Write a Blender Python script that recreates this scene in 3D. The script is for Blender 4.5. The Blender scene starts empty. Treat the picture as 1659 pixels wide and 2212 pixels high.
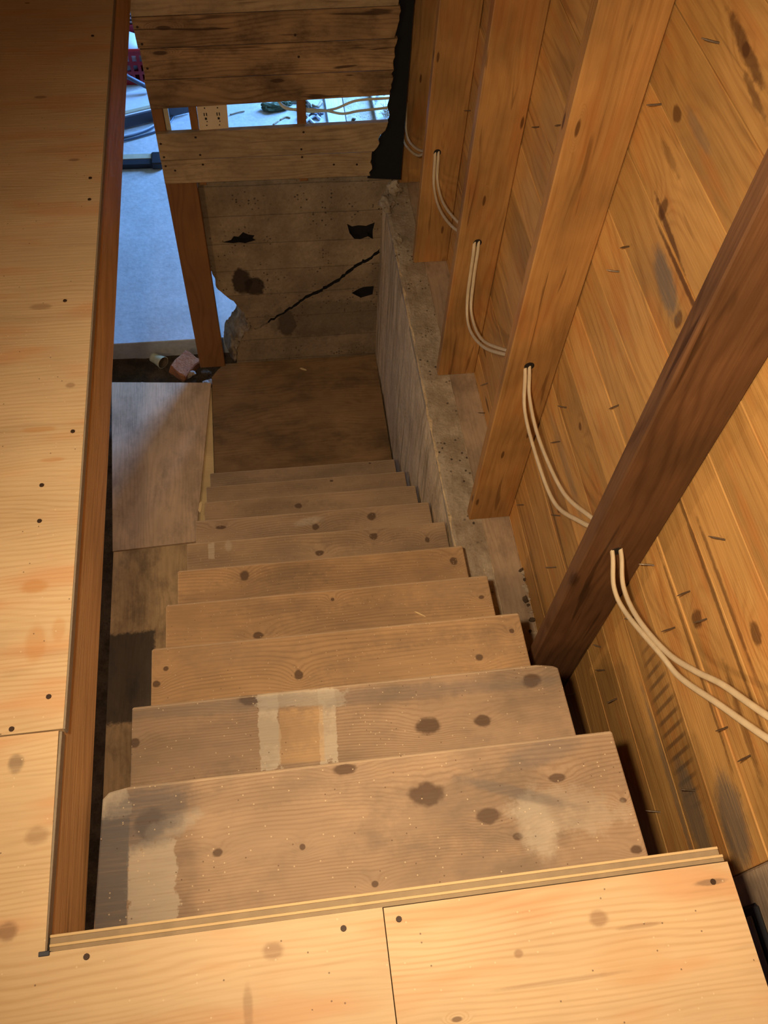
import bpy, bmesh, math, random
from mathutils import Matrix, Vector, noise as mnoise
random.seed(7)
sc = bpy.context.scene
col = sc.collection
PI = math.pi

# ------------------------------------------------------------------ camera
YAW, PITCH, ROLL, FPX = 0.20752, -1.00018, 0.09207, 1860.23
FZ = 2.35                                   # top of the upper floor (basement dirt is z = 0)
f_ = Vector((math.sin(YAW)*math.cos(PITCH), math.cos(YAW)*math.cos(PITCH), math.sin(PITCH)))
r0 = Vector((math.cos(YAW), -math.sin(YAW), 0)); u0 = r0.cross(f_)
r_ = math.cos(ROLL)*r0 + math.sin(ROLL)*u0
u_ = -math.sin(ROLL)*r0 + math.cos(ROLL)*u0
cd = bpy.data.cameras.new('camera'); cam = bpy.data.objects.new('camera', cd); col.objects.link(cam)
m = Matrix((r_, u_, -f_)).transposed().to_4x4(); m.translation = (0, 0, FZ+1.25)
cam.matrix_world = m
cd.sensor_fit = 'VERTICAL'; cd.sensor_height = 36.0; cd.lens = FPX/2212*36.0
cd.clip_start = 0.02; cd.clip_end = 100
sc.camera = cam

# ------------------------------------------------------------------ light
sc.view_settings.view_transform = 'Standard'; sc.view_settings.look = 'None'
sc.view_settings.exposure = 0.0; sc.view_settings.gamma = 1.0
sc.view_settings.use_curve_mapping = False
w = bpy.data.worlds.new('world'); sc.world = w; w.use_nodes = True
bg = w.node_tree.nodes['Background']; bg.inputs[0].default_value = (0.75, 0.85, 1.0, 1); bg.inputs[1].default_value = 0.006

def lamp(name, kind, loc, energy, color, size=0.1, rot=None, size_y=None):
    d = bpy.data.lights.new(name, kind); d.energy = energy; d.color = color
    if kind == 'AREA':
        d.shape = 'RECTANGLE'; d.size = size; d.size_y = size_y or size
    else:
        d.shadow_soft_size = size
    o = bpy.data.objects.new(name, d); o.location = loc
    if rot is not None: o.rotation_euler = Vector(rot).to_track_quat('-Z', 'Y').to_euler()
    col.objects.link(o)
    return o
# warm work lamp held up beside the viewer at the head of the stairs
wl = lamp('work_lamp', 'SPOT', (-0.12, 0.07, FZ+1.30), 131, (1.0, 0.80, 0.55), 0.03, rot=(1.1, 1.25, -2.5))
wl.data.spot_size = math.radians(96); wl.data.spot_blend = 1.0
# bare bulb of the upper room, low over the floor left of the stairwell
lamp('room_bulb', 'POINT', (-0.95, 0.30, FZ+0.72), 20, (1.0, 0.74, 0.44), 0.05)
# bare bulb in the basement, under the floor left of the stairs
lamp('basement_bulb', 'POINT', (-1.25, 1.35, 1.72), 16, (1.0, 0.72, 0.40), 0.04)
# daylight through the basement doorway
lamp('daylight_doorway', 'AREA', (1.75, 6.45, 1.25), 400, (0.15, 0.40, 1.0), 1.1, rot=(-0.55, -0.62, -0.36), size_y=1.7)
cy = sc.cycles
cy.max_bounces = 5; cy.diffuse_bounces = 3; cy.glossy_bounces = 2; cy.transmission_bounces = 1; cy.volume_bounces = 0
cy.caustics_reflective = False; cy.caustics_refractive = False; cy.sample_clamp_indirect = 4.0; cy.use_adaptive_sampling = True; cy.adaptive_threshold = 0.04; cy.adaptive_min_samples = 8

# ------------------------------------------------------------------ node helper
class NT:
    def __init__(s, name):
        s.mat = bpy.data.materials.new(name); s.mat.use_nodes = True
        s.t = s.mat.node_tree; s.b = s.t.nodes['Principled BSDF']
    def n(s, kind, **kw):
        q = s.t.nodes.new(kind)
        for k, v in kw.items(): setattr(q, k, v)
        return q
    def put(s, sock, v):
        if hasattr(v, 'is_output'): s.t.links.new(v, sock)
        elif v is not None:
            if isinstance(v, (tuple, list)) and len(v) == 3 and sock.type == 'RGBA': v = (*v, 1)
            sock.default_value = v
    def math(s, op, a, b=None, c=None, clamp=False):
        q = s.n('ShaderNodeMath', operation=op, use_clamp=clamp)
        s.put(q.inputs[0], a)
        if b is not None: s.put(q.inputs[1], b)
        if c is not None: s.put(q.inputs[2], c)
        return q.outputs[0]
    def add(s, a, b): return s.math('ADD', a, b)
    def mul(s, a, b): return s.math('MULTIPLY', a, b)
    def mix(s, f, a, b, mode='MIX'):
        q = s.n('ShaderNodeMix', data_type='RGBA', blend_type=mode)
        s.put(q.inputs[0], f); s.put(q.inputs[6], a); s.put(q.inputs[7], b)
        return q.outputs[2]
    def vec(s, x, y, z):
        q = s.n('ShaderNodeCombineXYZ'); s.put(q.inputs[0], x); s.put(q.inputs[1], y); s.put(q.inputs[2], z)
        return q.outputs[0]
    def noise(s, v, scale, detail=2.0, rough=0.5, dist=0.0, dim='3D'):
        q = s.n('ShaderNodeTexNoise', noise_dimensions=dim); s.put(q.inputs['Vector'], v); q.inputs['Scale'].default_value = scale
        q.inputs['Detail'].default_value = detail; q.inputs['Roughness'].default_value = rough
        q.inputs['Distortion'].default_value = dist
        return q.outputs[0]
    def voro(s, v, scale, rnd=1.0, dim='3D'):
        q = s.n('ShaderNodeTexVoronoi', voronoi_dimensions=dim); s.put(q.inputs['Vector'], v); q.inputs['Scale'].default_value = scale
        q.inputs['Randomness'].default_value = rnd
        return q.outputs['Distance'], q.outputs['Color']
    def sm(s, v, a, b, x=0.0, y=1.0):
        q = s.n('ShaderNodeMapRange', interpolation_type='SMOOTHSTEP')
        s.put(q.inputs[0], v); q.inputs[1].default_value = a; q.inputs[2].default_value = b
        q.inputs[3].default_value = x; q.inputs[4].default_value = y
        return q.outputs[0]
    def gray(s, v):
        q = s.n('ShaderNodeCombineColor'); [s.put(q.inputs[i], v) for i in range(3)]
        return q.outputs[0]
    def local(s):
        q = s.n('ShaderNodeTexCoord'); p = s.n('ShaderNodeSeparateXYZ'); s.t.links.new(q.outputs['Object'], p.inputs[0])
        return q.outputs['Object'], p.outputs
    def rand(s): return s.n('ShaderNodeObjectInfo').outputs['Random']
    def done(s, colr, rough=0.7, bump=None, bs=0.2, bd=0.004, spec=0.3, metal=0.0):
        s.put(s.b.inputs['Base Color'], colr); s.put(s.b.inputs['Roughness'], rough)
        s.b.inputs['Specular IOR Level'].default_value = spec; s.b.inputs['Metallic'].default_value = metal
        if bump is not None:
            q = s.n('ShaderNodeBump'); q.inputs['Strength'].default_value = bs; q.inputs['Distance'].default_value = bd
            s.put(q.inputs['Height'], bump); s.t.links.new(q.outputs[0], s.b.inputs['Normal'])
        return s.mat

def wood(name, cl, cdk, axis=0, spacing=0.012, ring=0.5, fine=0.35, blotch=0.25, vary=0.12, wob=6.0,
         knots=(), bend=5.0, auto=0.0, aku=2.2, akv=7.0, akr=0.13, patches=(), specks=0.0, dirt=None, rough=0.72,
         bs=0.25, flip=False, tint=0.0, streak=0.0):
    """procedural sawn wood; grain runs along local axis, knots/patches are (along, across, ...) in local metres"""
    s = NT(name); obj, xyz = s.local()
    others = [i for i in range(3) if i != axis]
    if flip: others = others[::-1]
    u, v, ww = xyz[axis], xyz[others[0]], xyz[others[1]]
    rnd = s.rand(); off = s.mul(rnd, 61.0)
    uo = s.add(u, off)
    vv = s.add(v, s.mul(ww, 0.85)); flat = s.vec(uo, vv, 0.0)
    n1 = s.noise(s.vec(uo, s.mul(vv, 4.0), 0.0), 1.6, 2.0, dim='2D')
    rc = s.add(s.mul(s.add(v, s.mul(ww, 0.8)), 1.0/spacing), s.mul(n1, wob))
    kmask = None; khalo = None
    if auto > 0:
        d, c = s.voro(s.vec(s.mul(uo, aku), s.mul(vv, akv), 0.0), 1.0, dim='2D')
        sp = s.n('ShaderNodeSeparateColor'); s.t.links.new(c, sp.inputs[0])
        sel = s.math('GREATER_THAN', sp.outputs[0], 1.0-auto)
        kmask = s.mul(s.sm(d, akr, akr*0.55), sel)
        khalo = s.mul(s.sm(d, akr*2.6, akr*0.6), sel)
        rc = s.add(rc, s.mul(khalo, bend))
    wobn = s.noise(flat, 55.0, 2.0, dim='2D') if knots else None
    for (ku, kv, ra, rb) in knots:
        a = s.math('DIVIDE', s.math('SUBTRACT', u, ku), ra); b = s.math('DIVIDE', s.math('SUBTRACT', v, kv), rb)
        d = s.math('SQRT', s.add(s.mul(a, a), s.mul(b, b)))
        d = s.add(d, s.mul(s.math('SUBTRACT', wobn, 0.5), 0.55))
        mk = s.sm(d, 1.15, 0.70); hl = s.math('DIVIDE', 1.0, s.add(1.0, s.mul(s.mul(d, d), 0.16)))
        kmask = mk if kmask is None else s.math('MAXIMUM', kmask, mk)
        khalo = hl if khalo is None else s.math('MAXIMUM', khalo, hl)
        rc = s.add(rc, s.mul(hl, bend))
    sn = s.math('SINE', s.mul(rc, 2*PI))
    g = s.math('POWER', s.add(s.mul(sn, 0.5), 0.5), 2.2)
    g = s.mul(g, s.sm(s.noise(s.vec(s.mul(uo, 1.5), s.mul(vv, 9.0), 0.0), 1.5, 1.0, dim='2D'), 0.25, 0.7, 0.25, 1.0))
    fn = s.noise(s.vec(s.mul(uo, 7.0), s.mul(vv, 190.0), 0.0), 1.0, 2.0, 0.6, dim='2D')
    fac = s.math('ADD', s.mul(g, ring), s.mul(s.math('SUBTRACT', fn, 0.45), fine), clamp=True)
    c = s.mix(fac, cl, cdk)
    bn = s.noise(s.vec(s.mul(uo, 3.0), s.mul(vv, 6.0), 0.0), 1.3, 3.0, 0.55, dim='2D')
    gain = s.add(1.0, s.add(s.mul(s.math('SUBTRACT', bn, 0.5), blotch*2), s.mul(s.math('SUBTRACT', rnd, 0.5), vary*2)))
    c = s.mix(1.0, c, s.gray(gain), 'MULTIPLY')
    if tint > 0:
        tn = s.noise(s.vec(s.mul(uo, 2.0), s.mul(vv, 9.0), 0.0), 1.9, 2.0, dim='2D')
        c = s.mix(s.mul(s.sm(tn, 0.5, 0.75), tint), c, (cl[0]*0.95, cl[1]*0.6, cl[2]*0.42))
    if streak > 0:
        tn = s.noise(s.vec(s.mul(uo, 2.5), s.mul(vv, 38.0), 0.0), 1.0, 2.0, 0.5, 0.6, dim='2D')
        c = s.mix(s.mul(s.sm(tn, 0.66, 0.74), streak), c, (cdk[0]*0.25, cdk[1]*0.18, cdk[2]*0.15))
    if dirt:
        dc, amt, dsc = dirt
        dn = s.noise(s.vec(s.mul(uo, 0.55), vv, 0.0), dsc, 5.0, 0.72, dim='2D')
        c = s.mix(s.mul(s.sm(dn, 0.38, 0.80), amt), c, dc)
    if kmask is not None:
        kc = (cdk[0]*0.38, cdk[1]*0.36, cdk[2]*0.40)
        c = s.mix(s.mul(kmask, 0.82), c, kc)
    pn = s.noise(flat, 40.0, 4.0, 0.72, dim='2D') if patches else None
    for (pu, pv, ha, hb, rot, pc, al, jag, kind) in patches:
        du = s.math('SUBTRACT', u, pu); dv = s.math('SUBTRACT', v, pv)
        ca, sa = math.cos(rot), math.sin(rot)
        a = s.math('DIVIDE', s.add(s.mul(du, ca), s.mul(dv, sa)), ha)
        b = s.math('DIVIDE', s.math('SUBTRACT', s.mul(dv, ca), s.mul(du, sa)), hb)
        if kind == 'r':
            d = s.math('MAXIMUM', s.math('ABSOLUTE', a), s.math('ABSOLUTE', b))
        else:
            d = s.math('SQRT', s.add(s.mul(a, a), s.mul(b, b)))
        d = s.add(d, s.mul(s.math('SUBTRACT', pn, 0.5), jag))
        soft = 0.06 if kind == 'r' else 0.35
        mk = s.mul(s.sm(d, 1.0+soft, 1.0-soft), al)
        if kind == 's':
            mk = s.mul(mk, s.sm(s.math('SINE', s.mul(a, 42.0)), 0.1, 0.9))
        elif pc[0] > 0.1: mk = s.mul(mk, s.sm(fn, 0.2, 0.55, 0.68, 1.0))
        c = s.mix(mk, c, pc)
    if specks > 0:
        d, cc = s.voro(flat, 120.0, dim='2D')
        sp = s.n('ShaderNodeSeparateColor'); s.t.links.new(cc, sp.inputs[0])
        mk = s.mul(s.sm(d, 0.17, 0.10), s.math('GREATER_THAN', sp.outputs[0], 1.0-specks))
        c = s.mix(s.mul(mk, 0.6), c, (0.75, 0.58, 0.36))
        mk = s.mul(s.sm(d, 0.17, 0.10), s.math('LESS_THAN', sp.outputs[0], specks*0.35))
        c = s.mix(s.mul(mk, 0.7), c, (0.09, 0.05, 0.03))
    bh = s.noise(s.vec(s.mul(u, 7.0), s.mul(vv, 190.0), 0.0), 1.0, 1.0, dim='2D')
    return s.done(c, rough, bh, bs, 0.003)

def concrete(name, c1, c2, streak=0.0, speck=0.4, lines=0.0, scale=6.0, bs=0.5, stains=(), axis_s=2, dark=(0.05, 0.035, 0.025)):
    s = NT(name); obj, xyz = s.local()
    a = s.noise(obj, scale, 5.0, 0.65); b = s.noise(obj, scale*14, 3.0, 0.6)
    c = s.mix(s.sm(a, 0.32, 0.68), c1, c2)
    c = s.mix(1.0, c, s.gray(s.add(0.72, s.mul(b, 0.55))), 'MULTIPLY')
    if streak > 0:
        k = [14.0, 14.0, 14.0]; k[axis_s] = 1.1
        v = s.vec(s.mul(xyz[0], k[0]), s.mul(xyz[1], k[1]), s.mul(xyz[2], k[2]))
        st = s.noise(v, 1.3, 3.0, 0.6, 0.5)
        c = s.mix(s.mul(s.sm(st, 0.5, 0.68), streak), c, dark)
        b = s.add(b, s.mul(st, 1.5))
    if lines > 0:
        z = s.mul(s.add(xyz[2], s.mul(s.noise(obj, 3.0), 0.02)), 1/0.155)
        fr = s.math('FRACT', z)
        ln = s.sm(s.math('ABSOLUTE', s.math('SUBTRACT', fr, 0.5)), 0.475, 0.5)
        c = s.mix(s.mul(ln, lines), c, dark)
        band = s.noise(s.vec(0.0, 0.0, s.math('FLOOR', z)), 7.3, 0.0)
        c = s.mix(1.0, c, s.gray(s.add(0.78, s.mul(band, 0.44))), 'MULTIPLY')
    if speck > 0:
        d, cc = s.voro(obj, 75.0); sp = s.n('ShaderNodeSeparateColor'); s.t.links.new(cc, sp.inputs[0])
        big = s.sm(s.noise(obj, 5.0, 2.0), 0.42, 0.6)
        mk = s.mul(s.mul(s.sm(d, 0.42, 0.22), s.math('GREATER_THAN', sp.outputs[0], 0.80)), s.mul(big, speck))
        c = s.mix(mk, c, dark)
    wn = s.noise(obj, 20.0, 4.0, 0.6)
    for (px, pz, ra, rb, pc, al) in stains:
        x = s.math('DIVIDE', s.math('SUBTRACT', xyz[0], px), ra); y = s.math('DIVIDE', s.math('SUBTRACT', xyz[2], pz), rb)
        d = s.add(s.math('SQRT', s.add(s.mul(x, x), s.mul(y, y))), s.mul(s.math('SUBTRACT', wn, 0.5), 1.0))
        c = s.mix(s.mul(s.sm(d, 1.1, 0.8), al), c, pc)
    return s.done(c, 0.9, s.noise(obj, scale*6, 4.0, 0.65), bs, 0.012, 0.15)

def plain(name, c, rough=0.5, var=0.12, scale=25.0, metal=0.0, bs=0.08, spec=0.4):
    s = NT(name); obj, xyz = s.local()
    n = s.noise(obj, scale, 3.0, 0.6)
    cc = s.mix(1.0, c, s.gray(s.add(1.0-var, s.mul(n, var*2))), 'MULTIPLY')
    return s.done(cc, rough, n, bs, 0.002, spec, metal)

# ------------------------------------------------------------------ mesh helpers
def link(name, me, mat=None, parent=None, loc=(0, 0, 0)):
    o = bpy.data.objects.new(name, me); col.objects.link(o)
    if me is not None and mat is not None: me.materials.append(mat)
    o.location = loc
    if parent is not None: o.parent = parent
    return o
def tag(o, label=None, cat=None, group=None, kind=None):
    if label: o['label'] = label
    if cat: o['category'] = cat
    if group: o['group'] = group
    if kind: o['kind'] = kind
    return o
def empty(name, loc=(0, 0, 0)):
    o = bpy.data.objects.new(name, None); col.objects.link(o); o.location = loc; o.empty_display_size = 0.05
    return o
def finish(name, bm, mat, parent=None, origin=None, smooth=False):
    """mesh in world coordinates -> object with its own origin, placed under its parent"""
    if origin is None:
        mn = Vector([min(v.co[i] for v in bm.verts) for i in range(3)]); mx = Vector([max(v.co[i] for v in bm.verts) for i in range(3)])
        origin = (mn+mx)/2
    origin = Vector(origin)
    bmesh.ops.translate(bm, verts=bm.verts, vec=-origin)
    bmesh.ops.recalc_face_normals(bm, faces=bm.faces)
    me = bpy.data.meshes.new(name); bm.to_mesh(me); bm.free()
    if smooth:
        for p in me.polygons: p.use_smooth = True
    ploc = Vector((0, 0, 0))
    q = parent
    while q is not None: ploc += q.location; q = q.parent
    return link(name, me, mat, parent, origin-ploc)
def bbox(bm, x0, x1, y0, y1, z0, z1, c=0.0):
    vs = bmesh.ops.create_cube(bm, size=1.0)['verts']
    for v in vs:
        v.co = Vector(((x0+x1)/2+v.co.x*(x1-x0), (y0+y1)/2+v.co.y*(y1-y0), (z0+z1)/2+v.co.z*(z1-z0)))
    if c > 0:
        es = list({e for v in vs for e in v.link_edges})
        bmesh.ops.bevel(bm, geom=es, offset=c, segments=1, affect='EDGES', profile=0.5)
def box(name, x0, x1, y0, y1, z0, z1, mat, parent=None, c=0.002, origin=None):
    bm = bmesh.new(); bbox(bm, x0, x1, y0, y1, z0, z1, c)
    return finish(name, bm, mat, parent, origin)
def prism(bm, pts, holes=(), depth=0.02, plane='XZ', base=0.0):
    """fill a 2-D outline (with holes) and give it thickness; XZ: extruded along +Y, XY: along -Z"""
    def P(a, b): return Vector((a, base, b)) if plane == 'XZ' else Vector((a, b, base))
    es = []
    for loop in [pts]+list(holes):
        vs = [bm.verts.new(P(*q)) for q in loop]
        es += [bm.edges.new((vs[i], vs[(i+1) % len(vs)])) for i in range(len(vs))]
    r = bmesh.ops.triangle_fill(bm, use_beauty=True, use_dissolve=False, edges=es)
    fs = [g for g in r['geom'] if isinstance(g, bmesh.types.BMFace)]
    e = bmesh.ops.extrude_face_region(bm, geom=fs)
    nv = [g for g in e['geom'] if isinstance(g, bmesh.types.BMVert)]
    bmesh.ops.translate(bm, verts=nv, vec=Vector((0, depth, 0)) if plane == 'XZ' else Vector((0, 0, -depth)))
    return nv
def spline(pts, n=8):
    out = []; P = [Vector(p) for p in pts]; P = [2*P[0]-P[1]]+P+[2*P[-1]-P[-2]]
    for i in range(1, len(P)-2):
        for k in range(n):
            t = k/n
            a, b, c, d = P[i-1], P[i], P[i+1], P[i+2]
            out.append(0.5*((2*b)+(c-a)*t+(2*a-5*b+4*c-d)*t*t+(3*b-a-3*c+d)*t**3))
    out.append(P[-2]); return out
def tube(bm, pts, r, ry=None, seg=8, taper=None):
    ry = ry or r; rings = []; up = Vector((0.3, 0.1, 1)).normalized()
    for i, p in enumerate(pts):
        t = (pts[min(i+1, len(pts)-1)]-pts[max(i-1, 0)]).normalized()
        a = t.cross(up)
        if a.length < 1e-4: a = t.cross(Vector((1, 0, 0)))
        a.normalize(); b = a.cross(t).normalized()
        k = taper(i/(len(pts)-1)) if taper else 1.0
        rings.append([bm.verts.new(p+a*math.cos(2*PI*j/seg)*r*k+b*math.sin(2*PI*j/seg)*ry*k) for j in range(seg)])
    for A, B in zip(rings, rings[1:]):
        for j in range(seg): bm.faces.new((A[j], A[(j+1) % seg], B[(j+1) % seg], B[j]))
    bm.faces.new(rings[0][::-1]); bm.faces.new(rings[-1])
def ragged(a, b, n, amp, seed=0, z=0.0):
    """points from a to b with a jagged sideways jitter"""
    a = Vector(a); b = Vector(b); d = (b-a); nrm = Vector((-d.y, d.x)).normalized(); rr = random.Random(seed)
    out = []
    for i in range(n):
        t = i/n
        out.append(tuple(a+d*t+nrm*(rr.uniform(-amp, amp) if 0 < i else 0)))
    return out

# ------------------------------------------------------------------ materials
PLY_L, PLY_D = (0.63, 0.445, 0.25), (0.44, 0.25, 0.105)
BRN = (0.30, 0.17, 0.085); ORG = (0.52, 0.24, 0.075)
def ply(name, kn, pt=()):
    return wood(name, PLY_L, PLY_D, 0, spacing=0.0085, ring=0.36, fine=0.50, blotch=0.16, vary=0.03, wob=9.0, knots=(), patches=[(x, y, a, b, 0.0, c, al, .5, 'e') for x, y, a, b, c, al in kn]+list(pt), auto=0.30, aku=4.0, akv=9.0, akr=0.035, bend=2.5, specks=0.025, tint=0.45, streak=0.10, rough=0.6, bs=0.12)
m_ply_a = ply('plywood_floor_left', [(-0.45, 1.33, .02, .008, BRN, .6), (-0.506, 2.043, .014, .006, BRN, .8), (-0.413, 1.795, .012, .005, BRN, .8), (-0.41, 0.70, .02, .012, ORG, .6), (-0.40, 0.60, .015, .03, ORG, .45), (-0.43, 1.02, .03, .006, ORG, .5), (-0.40, 0.95, .02, .005, ORG, .5), (-0.38, 1.12, .008, .006, BRN, .6), (-0.367, 0.62, .01, .02, ORG, .4)])
m_ply_b = ply('plywood_floor_near', [(-0.065, 0.131, .013, .010, BRN, .65), (-0.375, 0.312, .015, .012, BRN, .55), (-0.403, 0.196, .013, .011, BRN, .9), (-0.412, 0.415, .010, .014, (0.14, 0.09, 0.06), .6), (-0.10, 0.07, .006, .025, BRN, .5), (-0.2, 0.06, .10, .02, ORG, .25)])
m_ply_c = ply('plywood_floor_right', [(0.368, 0.116, .012, .010, BRN, .7), (0.252, 0.088, .006, .005, BRN, .7), (0.536, 0.141, .022, .004, (0.14, 0.09, 0.06), .6), (0.40, 0.06, .05, .03, ORG, .2), (0.42, 0.10, .03, .003, BRN, .5), (0.30, 0.05, .08, .003, BRN, .4)])
m_ply_edge = plain('plywood_edge_layer_light', (0.60, 0.42, 0.21), 0.8)
m_ply_edge2 = plain('plywood_edge_layer_dark', (0.30, 0.215, 0.125), 0.85, 0.3)
m_greyedge = plain('weathered_plywood_edge', (0.27, 0.21, 0.145), 0.85, 0.25, 60)
m_joist = wood('joist_wood', (0.64, 0.405, 0.185), (0.40, 0.215, 0.085), 1, spacing=0.03, ring=0.4, fine=0.5, blotch=0.3, wob=4, streak=0.3, rough=0.65)
TR_L, TR_D = (0.47, 0.315, 0.185), (0.225, 0.125, 0.062)
m_stud = wood('stud_wood', (0.45, 0.225, 0.068), (0.24, 0.095, 0.022), 2, spacing=0.022, ring=0.34, fine=0.4, blotch=0.5, vary=0.10, wob=5, auto=0.35, aku=3.0, akv=12.0, akr=0.07, streak=0.5, tint=0.35, rough=0.55, flip=False)
m_stud_dark = wood('dark_stained_stud_wood', (0.135, 0.062, 0.026), (0.055, 0.020, 0.008), 2, spacing=0.028, ring=0.5, fine=0.6, blotch=0.7, wob=5, streak=0.6, rough=0.55)
m_sheath = wood('sheathing_wood', (0.565, 0.295, 0.088), (0.34, 0.145, 0.035), 1, spacing=0.030, ring=0.45, fine=0.30, blotch=0.28, vary=0.14, wob=5, auto=0.20, aku=2.0, akv=7.5, akr=0.09, bend=3.5, streak=0.28, tint=0.35, flip=True, rough=0.55)
m_back = wood('old_board_wood', (0.40, 0.235, 0.105), (0.16, 0.075, 0.028), 0, spacing=0.018, ring=0.55, fine=0.5, blotch=0.7, vary=0.18, wob=6, auto=0.28, aku=3.0, akv=10.0, akr=0.10, streak=0.8, dirt=((0.055, 0.028, 0.012), 0.75, 9.0), flip=True)
m_back_pale = wood('pale_board_wood', (0.47, 0.32, 0.165), (0.27, 0.155, 0.07), 0, spacing=0.02, ring=0.45, fine=0.45, blotch=0.3, wob=6, streak=0.4, dirt=((0.10, 0.05, 0.025), 0.4, 22.0), flip=True)
m_post = wood('post_wood', (0.27, 0.115, 0.035), (0.15, 0.056, 0.016), 2, spacing=0.03, ring=0.35, fine=0.4, blotch=0.25)
m_landing = wood('landing_plywood', (0.33, 0.190, 0.083), (0.18, 0.092, 0.035), 0, spacing=0.02, ring=0.4, fine=0.4, blotch=0.5, wob=7, dirt=((0.075, 0.047, 0.025), 0.7, 5.0))
m_sheet = wood('dusty_plywood_sheet', (0.72, 0.485, 0.29), (0.46, 0.27, 0.14), 1, spacing=0.02, ring=0.3, fine=0.35, blotch=0.35, wob=5, dirt=((0.22, 0.14, 0.085), 0.5, 9.0), rough=0.6)
m_sheet2 = wood('dark_patch_plywood_sheet', (0.60, 0.39, 0.19), (0.36, 0.20, 0.08), 1, spacing=0.025, ring=0.3, fine=0.35, blotch=0.5, wob=5, dirt=((0.12, 0.075, 0.04), 0.7, 8.0),
                patches=[(-0.055, -0.135, 0.20, 0.105, 0.0, (0.045, 0.035, 0.028), 0.85, 0.25, 'r')], rough=0.6)  # dark rounded rectangle mixed into the sheet colour
m_riser = wood('riser_wood', (0.30, 0.18, 0.08), (0.17, 0.09, 0.04), 0, spacing=0.02, ring=0.3)
m_conc = concrete('cracked_concrete', (0.37, 0.265, 0.16), (0.215, 0.148, 0.085), 0.0, 0.9, 0.55, 4.0, 0.6,
                  stains=[(-0.125, 0.70, 0.05, 0.08, (0.035, 0.022, 0.014), 0.9), (-0.065, 0.665, 0.05, 0.06, (0.035, 0.022, 0.014), 0.9),
                          (0.078, 0.40, 0.05, 0.09, (0.06, 0.04, 0.025), 0.8), (0.30, 0.42, 0.35, 0.13, (0.12, 0.085, 0.055), 0.5)])
m_crack_shade = plain('crack_shade_black', (0.010, 0.007, 0.005), 0.9, 0.5, 60)  # near black, painted shade for the depth of the crack and spalls
m_conc_core = concrete('broken_concrete', (0.46, 0.34, 0.21), (0.20, 0.135, 0.08), 0.0, 0.9, 0.0, 16.0, 1.0)
m_found = concrete('foundation_concrete', (0.80, 0.61, 0.37), (0.60, 0.44, 0.26), 0.62, 0.45, 0.0, 5.0, 0.7, dark=(0.22, 0.155, 0.08))
m_ledge = concrete('ledge_concrete', (0.50, 0.40, 0.28), (0.32, 0.24, 0.155), 0.0, 0.9, 0.0, 9.0, 0.5)
m_sill = wood('dusty_sill_wood', (0.44, 0.31, 0.20), (0.27, 0.17, 0.09), 1, spacing=0.02, ring=0.35, fine=0.4, blotch=0.4, dirt=((0.14, 0.10, 0.07), 0.6, 14.0))
m_slab = concrete('slab_concrete', (0.58, 0.57, 0.55), (0.47, 0.46, 0.44), 0.0, 0.12, 0.0, 3.0, 0.15, dark=(0.25, 0.24, 0.23))
m_dirt = concrete('dirt', (0.13, 0.085, 0.05), (0.06, 0.038, 0.022), 0.0, 0.8, 0.0, 12.0, 1.0)
m_black = plain('black_tar_paper', (0.006, 0.006, 0.006), 0.85, 0.3)
m_nail = plain('dark_nail_steel', (0.16, 0.115, 0.075), 0.45, 0.3, 200, 0.6)
m_nailhead = plain('rusty_nail_head', (0.055, 0.03, 0.018), 0.6, 0.3, 200, 0.3)
m_cable = plain('cream_cable_sheath', (0.62, 0.47, 0.28), 0.5, 0.22, 30)
m_plate = plain('beige_plate_plastic', (0.80, 0.62, 0.38), 0.45, 0.08)
m_slot = plain('dark_slot', (0.012, 0.008, 0.006), 0.7)
m_brick = concrete('orange_brick', (0.50, 0.19, 0.075), (0.40, 0.15, 0.07), 0.0, 0.5, 0.0, 14.0, 0.8)
m_mortar = concrete('mortar', (0.55, 0.42, 0.33), (0.40, 0.28, 0.2), 0.0, 0.3, 0.0, 14.0, 0.8)
m_cup = plain('dirty_cream_cup', (0.55, 0.47, 0.26), 0.6, 0.35)
m_cup_in = plain('cup_inside_brown', (0.12, 0.075, 0.04), 0.7, 0.3)
m_splint = wood('fresh_splinter_wood', (0.75, 0.55, 0.28), (0.6, 0.4, 0.18), 0, spacing=0.004)
m_red = plain('red_plastic', (0.42, 0.008, 0.012), 0.35)
m_redpaint = plain('red_card', (0.62, 0.02, 0.015), 0.5)
m_white = plain('white_card', (0.75, 0.75, 0.78), 0.5)
m_pinkprint = plain('pink_print', (0.75, 0.35, 0.38), 0.5)
m_blackp = plain('black_plastic', (0.015, 0.015, 0.02), 0.5)
m_greymetal2 = plain('blue_black_peg', (0.035, 0.035, 0.05), 0.5)
m_greymetal = plain('dark_grey_metal', (0.09, 0.09, 0.11), 0.5, 0.1, 25, 0.3)
m_beigeboard = plain('beige_board', (0.50, 0.42, 0.27), 0.7, 0.2)
m_hose = plain('pale_hose', (0.55, 0.60, 0.66), 0.4)
m_hosedark = plain('dark_cable', (0.06, 0.09, 0.14), 0.4)
m_whiteboard = wood('whitewashed_board', (0.62, 0.66, 0.74), (0.45, 0.50, 0.60), 1, spacing=0.02, ring=0.5, fine=0.4)
m_tan = concrete('tan_rubble', (0.50, 0.43, 0.33), (0.35, 0.28, 0.2), 0.0, 0.6, 0.0, 9.0, 0.6)
m_leaf = plain('dry_green_moss', (0.085, 0.11, 0.06), 0.9, 0.5, 90)
m_twig = plain('dry_twig', (0.36, 0.26, 0.15), 0.8, 0.4, 60)
m_wallpaint = plain('pale_plaster', (0.50, 0.50, 0.50), 0.85, 0.08)
m_greybox = plain('grey_painted_steel', (0.28, 0.27, 0.25), 0.45, 0.1, 20, 0.4)

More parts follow.
